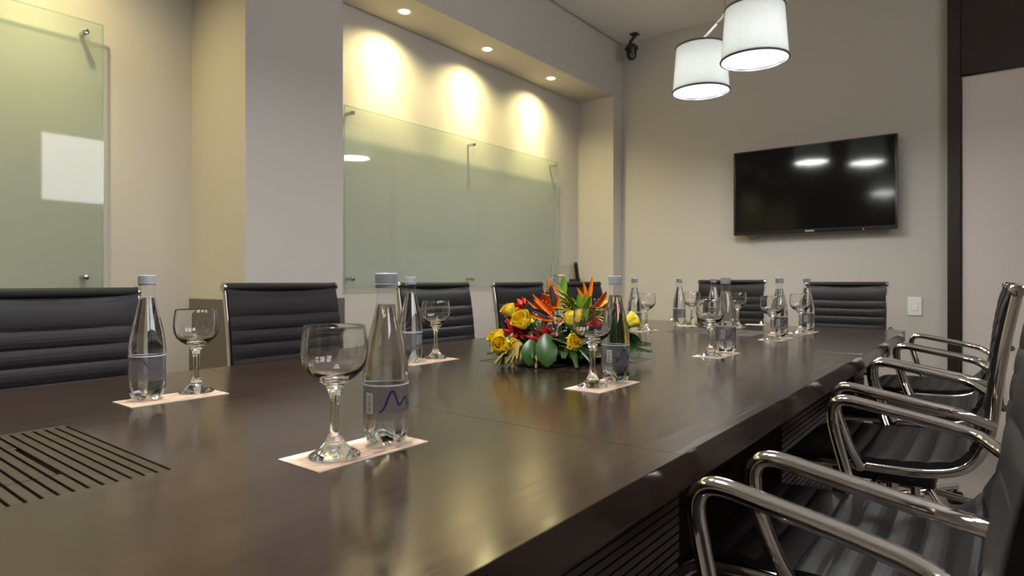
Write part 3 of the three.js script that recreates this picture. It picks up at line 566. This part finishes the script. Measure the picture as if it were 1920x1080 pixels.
  lily([-0.062, 0.072, 0.065], [0.45, 0.8, 0.4], 1.0, red);
  lily([0.072, 0.085, 0.055], [0.05, 0.5, 0.8], 1.0, red);
  lily([0.092, 0.092, 0.040], [0.3, 0.6, 0.6], 0.95, red);
  lily([-0.125, 0.150, 0.0], [-0.75, 0.7, 0.1], 0.75, redHot);
  // glossy red anthuriums
  const spatheG = thick(blade(0.075, 0.027, (t) => Math.pow(Math.max(0, Math.sin(Math.PI * (0.12 + 0.88 * t))), 0.7), 0.5, 0.45, 10, 6), 0.001);
  for (const [p, d, s] of [[[-0.070, 0.125, -0.015], [0.05, 1, 0.05], 1.0], [[-0.048, 0.135, -0.030], [0.35, 0.9, -0.1], 0.85]]) { const a = new THREE.Group(); a.name = 'anthurium'; F.add(a); aim(a, p, d, s > 0.9 ? 0.3 : -0.6); a.scale.setScalar(s); mesh('spathe', spatheG, redHot, a); mesh('spadix', rod([0, 0.004, 0.006], [0, 0.038, 0.020], 0.0025, 8), gold, a); stem([HUB[0], 0.045, 0], p); }
  // birds of paradise
  const spikeG = thick(blade(0.095, 0.0072, lance, 0.10, 0.9, 8, 4), 0.0012), tongueG = thick(blade(0.062, 0.0055, lance, -0.1, 1.2, 7, 4), 0.0015), beakG = thick(blade(0.10, 0.008, lance, 0.15, 1.6, 8, 4), 0.0015);
  function paradise(p, sp, tg) {
    const b = new THREE.Group(); b.name = 'bird_of_paradise'; F.add(b); b.position.set(...p);
    for (const [d, s, spin] of sp) { const m = mesh('petal', spikeG, orange, b); aim(m, [0, 0, 0], d, spin); m.scale.set(0.85, s, 1.0); }
    for (const [o, d, s] of tg) { const m = mesh('tongue', tongueG, purple, b); aim(m, o, d, 0.3); m.scale.set(1.2, s, 1.2); }
    mesh('throat', rod([0.004, -0.010, 0], [0.0, 0.008, 0.004], 0.0045, 10), std(C(0.62, 0.42, 0.30), 0.6), b);
    stem([HUB[0], 0.045, 0], p, 0.004);
  }
  paradise([-0.043, 0.118, 0.075], [[[-0.62, 0.72, 0.1], 1.0, 0.2], [[-0.80, 0.60, 0.15], 1.05, -0.2], [[-0.72, 0.66, -0.15], 0.85, 0.5], [[-0.95, 0.22, 0.2], 0.82, 0], [[0.8, 0.12, 0.5], 0.35, 0]], [[[-0.012, 0.006, 0.006], [-0.86, 0.42, 0.2], 1.0]]);
  paradise([-0.040, 0.135, 0.050], [[[-0.20, 0.98, 0.0], 1.08, 0.1], [[0.02, 1.0, -0.05], 0.85, -0.3], [[0.16, 0.95, 0.1], 0.55, 0.4]], [[[-0.006, 0.020, 0.008], [-0.10, 1.0, 0.05], 0.95]]);
  paradise([0.060, 0.150, -0.03], [[[0.14, 1.0, 0.0], 0.95, 0.1], [[-0.2, 0.95, 0.1], 0.8, 0.2], [[-0.5, 0.85, 0.1], 0.7, 0.2]], []);
  // rust heliconia bracts
  const bractG = thick(blade(0.085, 0.0095, (t) => Math.pow(1 - t, 0.5) * (0.45 + t), 0.1, 1.5, 8, 4), 0.0015);
  { const h = new THREE.Group(); h.name = 'heliconia'; F.add(h); h.position.set(0.052, 0.118, 0.035); for (const [d, s, o] of [[[0.70, 0.62, 0.1], 1.0, 0], [[0.58, 0.78, 0], 1.0, 0.012], [[0.85, 0.45, 0.2], 0.75, -0.006]]) { const m = mesh('bract', bractG, rust, h); aim(m, [0, o, 0], d, 0.4); m.scale.set(1.2, s, 1.2); } stem([HUB[0], 0.045, 0], [0.052, 0.118, 0.035], 0.004); }
  // variegated leaves arching from a crown
  const dracG = [thick(blade(0.13, 0.0105, lance, 1.0, 0.5, 12, 6), 0.0006), thick(blade(0.11, 0.0115, lance, 1.5, 0.5, 12, 6), 0.0006), thick(blade(0.085, 0.0125, lance, 0.35, 0.5, 12, 6), 0.0006)];
  const crown = [0.040, 0.110, 0.020];
  for (const [d, k, spin, s] of [[[0.45, 0.88, 0.1], 1, 1.0, 1.05], [[0.62, 0.75, 0.25], 1, 0.9, 0.95], [[0.30, 0.95, -0.1], 1, 1.1, 1.0], [[0.75, 0.55, 0.35], 1, 0.8, 0.95], [[-0.30, 0.93, 0.1], 0, -1.0, 1.05], [[-0.45, 0.86, 0.0], 0, -1.1, 1.05], [[-0.55, 0.78, 0.2], 0, -0.9, 1.0], [[-0.40, 0.90, -0.2], 0, -1.2, 1.15], [[-0.70, 0.65, 0.25], 1, -0.8, 1.05], [[-0.2, 0.97, -0.2], 0, -1.1, 1.15], [[-0.12, 0.98, 0.0], 0, -1.2, 1.1], [[-0.6, 0.55, 0.5], 1, -0.5, 0.85], [[0.7, 0.35, 0.5], 2, 0.5, 1.0], [[0.15, 0.95, -0.3], 1, 1.4, 1.0], [[-0.35, 0.75, 0.5], 1, -0.6, 0.9], [[0.55, 0.65, 0.45], 2, 0.3, 1.15], [[0.80, 0.45, 0.35], 2, 0.4, 1.15], [[0.25, 0.85, 0.45], 2, 0.1, 1.1], [[0.70, 0.15, 0.6], 2, 0.3, 1.05], [[-0.60, 0.70, 0.35], 0, -0.45, 0.95], [[-0.45, 0.85, 0.25], 0, -0.4, 1.05], [[-0.75, 0.45, 0.45], 1, -0.3, 0.95], [[-0.25, 0.92, 0.2], 0, -0.5, 1.1], [[0.42, 0.85, 0.2], 1, 0.5, 1.0]]) {
    const m = mesh('striped_leaf', dracG[k], variegated, F); aim(m, [crown[0] + rr(-0.008, 0.008), crown[1] + rr(-0.012, 0.006), crown[2] + rr(-0.012, 0.012)], d, spin); m.scale.setScalar(s);
  }
  const upG = thick(blade(0.075, 0.012, oval, 0.12, 0.8, 9, 6), 0.0007);
  for (const [p, d, s, sp] of [[[0.030, 0.125, 0.03], [-0.05, 1, 0.05], 0.9, 0.1], [[0.045, 0.120, 0.035], [0.08, 1, 0.05], 0.95, -0.4], [[0.018, 0.118, 0.035], [-0.2, 0.95, 0.1], 0.85, 0.5], [[-0.012, 0.180, 0.0], [0.0, 1, 0.0], 0.80, 0.0]]) { const m = mesh('bud_leaf', upG, greenLight, F); aim(m, p, d, sp); m.scale.setScalar(s); }
  stem([HUB[0], 0.045, 0], crown, 0.006); stem([0.0, 0.05, 0], [-0.012, 0.18, 0], 0.002);
  // broad green leaves
  const broadG = thick(blade(0.085, 0.026, oval, 0.7, 0.25, 10, 6), 0.0008);
  for (const [p, d, s, sp] of [[[-0.072, 0.088, 0.155], [0.0, -0.55, 0.55], 1.08, 0.1], [[-0.108, 0.072, 0.145], [-0.05, -0.6, 0.5], 0.85, -0.3], [[-0.055, 0.064, 0.135], [0.55, 0.35, 0.7], 0.8, 0.2], [[-0.135, 0.050, 0.10], [-0.5, -0.1, 0.8], 0.7, 0.3], [[-0.015, 0.050, 0.12], [0.35, -0.1, 0.9], 0.7, 0.2], [[-0.045, 0.060, 0.080], [0.2, 0.5, 0.8], 0.75, 0], [[-0.10, 0.045, 0.06], [-0.9, 0.25, 0.5], 0.85, 0.3], [[-0.07, 0.05, 0.07], [-0.4, 0.2, 0.9], 0.8, 0], [[0.13, 0.05, 0.02], [0.85, 0.15, 0.3], 0.85, 0], [[0.15, 0.06, -0.02], [0.9, -0.1, 0.1], 0.8, 0], [[0.05, 0.06, 0.07], [0.6, 0.6, 0.5], 0.85, 0], [[0.03, 0.045, 0.08], [0.1, 0.2, 0.95], 0.8, 0], [[0.07, 0.09, 0.02], [0.5, 0.85, 0.2], 0.8, 0.5], [[-0.12, 0.07, 0.0], [-0.8, 0.6, -0.1], 0.9, 0], [[0.02, 0.07, -0.07], [0.1, 0.5, -0.9], 1.0, 0], [[-0.07, 0.06, -0.07], [-0.6, 0.3, -0.7], 1.0, 0], [[0.10, 0.06, -0.07], [0.6, 0.3, -0.7], 1.0, 0]]) { const m = mesh('broad_leaf', broadG, green, F); aim(m, p, d, sp); m.scale.setScalar(s); }
  // dark small leaves filling the middle
  const fillG = thick(blade(0.05, 0.013, oval, 0.5, 0.3, 5, 4), 0.0008);
  for (let k = 0; k < 130; k++) { const a = rr(0, 6.283), e = rr(0.1, 1.2), R = rr(0.02, 0.095), m = mesh('small_leaf', fillG, green, F); aim(m, [Math.cos(a) * R * 1.5, 0.03 + rr(0, 0.055), Math.sin(a) * R], [Math.cos(a) * Math.cos(e), Math.sin(e) * 0.8 + 0.1, Math.sin(a) * Math.cos(e)], rr(0, 6)); m.scale.setScalar(rr(0.8, 1.25)); }
  // fern fronds and golden thuja sprigs along the table
  function frond(p, d, len, mat, name, w = 0.02, n = 16) {
    const parts = [rod([0, 0, 0], [0, len, 0], 0.0009, 5)], q = blade(w, 0.0028, lance, 0.3, 0.1, 4, 2);
    for (let k = 1; k < n; k++) for (const s of [-1, 1]) { const t = k / n, g = q.clone(); g.scale(1, (1 - t * 0.75), 1); g.rotateZ(-s * 1.05); g.translate(0, t * len, 0); parts.push(g); }
    const m = mesh(name, merge(parts), mat, F); aim(m, p, d, rr(-0.4, 0.4)); return m;
  }
  for (const [p, d, l] of [[[0.02, 0.05, 0.09], [0.25, -0.35, 0.8], 0.09], [[0.05, 0.05, 0.08], [0.45, -0.3, 0.8], 0.09], [[0.08, 0.05, 0.06], [0.7, -0.3, 0.6], 0.10], [[0.12, 0.045, 0.0], [0.95, -0.15, 0.1], 0.10], [[0.00, 0.05, 0.09], [0.05, -0.45, 0.85], 0.08], [[-0.02, 0.06, 0.08], [-0.1, -0.3, 0.9], 0.08], [[0.14, 0.05, -0.05], [0.9, -0.1, -0.4], 0.11], [[0.06, 0.06, 0.07], [0.4, 0.1, 0.9], 0.08]]) frond([p[0], p[1], p[2] + 0.05], d, l * 1.1, green, 'fern_frond');
  for (let k = 0; k < 22; k++) frond([-0.085 - 0.0045 * k + rr(-0.02, 0.02), 0.058 + rr(-0.012, 0.012), 0.115 + rr(-0.02, 0.03)], [-0.012 * k + rr(-0.3, 0.2), -0.60 + rr(-0.2, 0.2), 0.62], rr(0.05, 0.085), k % 3 === 1 ? green : gold, 'thuja_sprig', 0.011, 14);
  for (const [p, d] of [[[-0.045, 0.05, 0.14], [-0.05, -0.5, 0.6]], [[-0.01, 0.055, 0.13], [0.05, -0.1, 0.9]], [[-0.03, 0.055, 0.13], [0.1, -0.4, 0.8]], [[0.01, 0.05, 0.13], [0.2, 0.3, 0.8]]]) frond(p, d, 0.05, gold, 'thuja_sprig', 0.010, 11);
  // tiny white filler blossoms
  for (const [cx, cy, cz, n] of [[-0.040, 0.105, 0.095, 26], [-0.010, 0.135, 0.085, 16], [0.085, 0.145, 0.03, 20], [-0.075, 0.145, 0.06, 6]]) {
    const parts = []; for (let k = 0; k < n; k++) { const p = [cx + rr(-0.03, 0.03), cy + rr(-0.025, 0.03), cz + rr(-0.015, 0.015)]; parts.push(new THREE.IcosahedronGeometry(rr(0.0011, 0.0022), 0).translate(...p)); parts.push(rod([cx, cy - 0.03, cz - 0.02], p, 0.0002, 3)); }
    const m = mesh('filler_blossom', merge(parts), pale, F); m.userData = { kind: 'stuff' };
  }
  // nothing dips below the table top
  F.updateMatrixWorld(true); const bx = new THREE.Box3();
  for (const m of F.children) { bx.setFromObject(m, true); if (bx.min.y < TT + 0.0008 && m.name !== 'tray') m.position.y += TT + 0.0008 - bx.min.y; }
}
renderer.render(scene, camera);
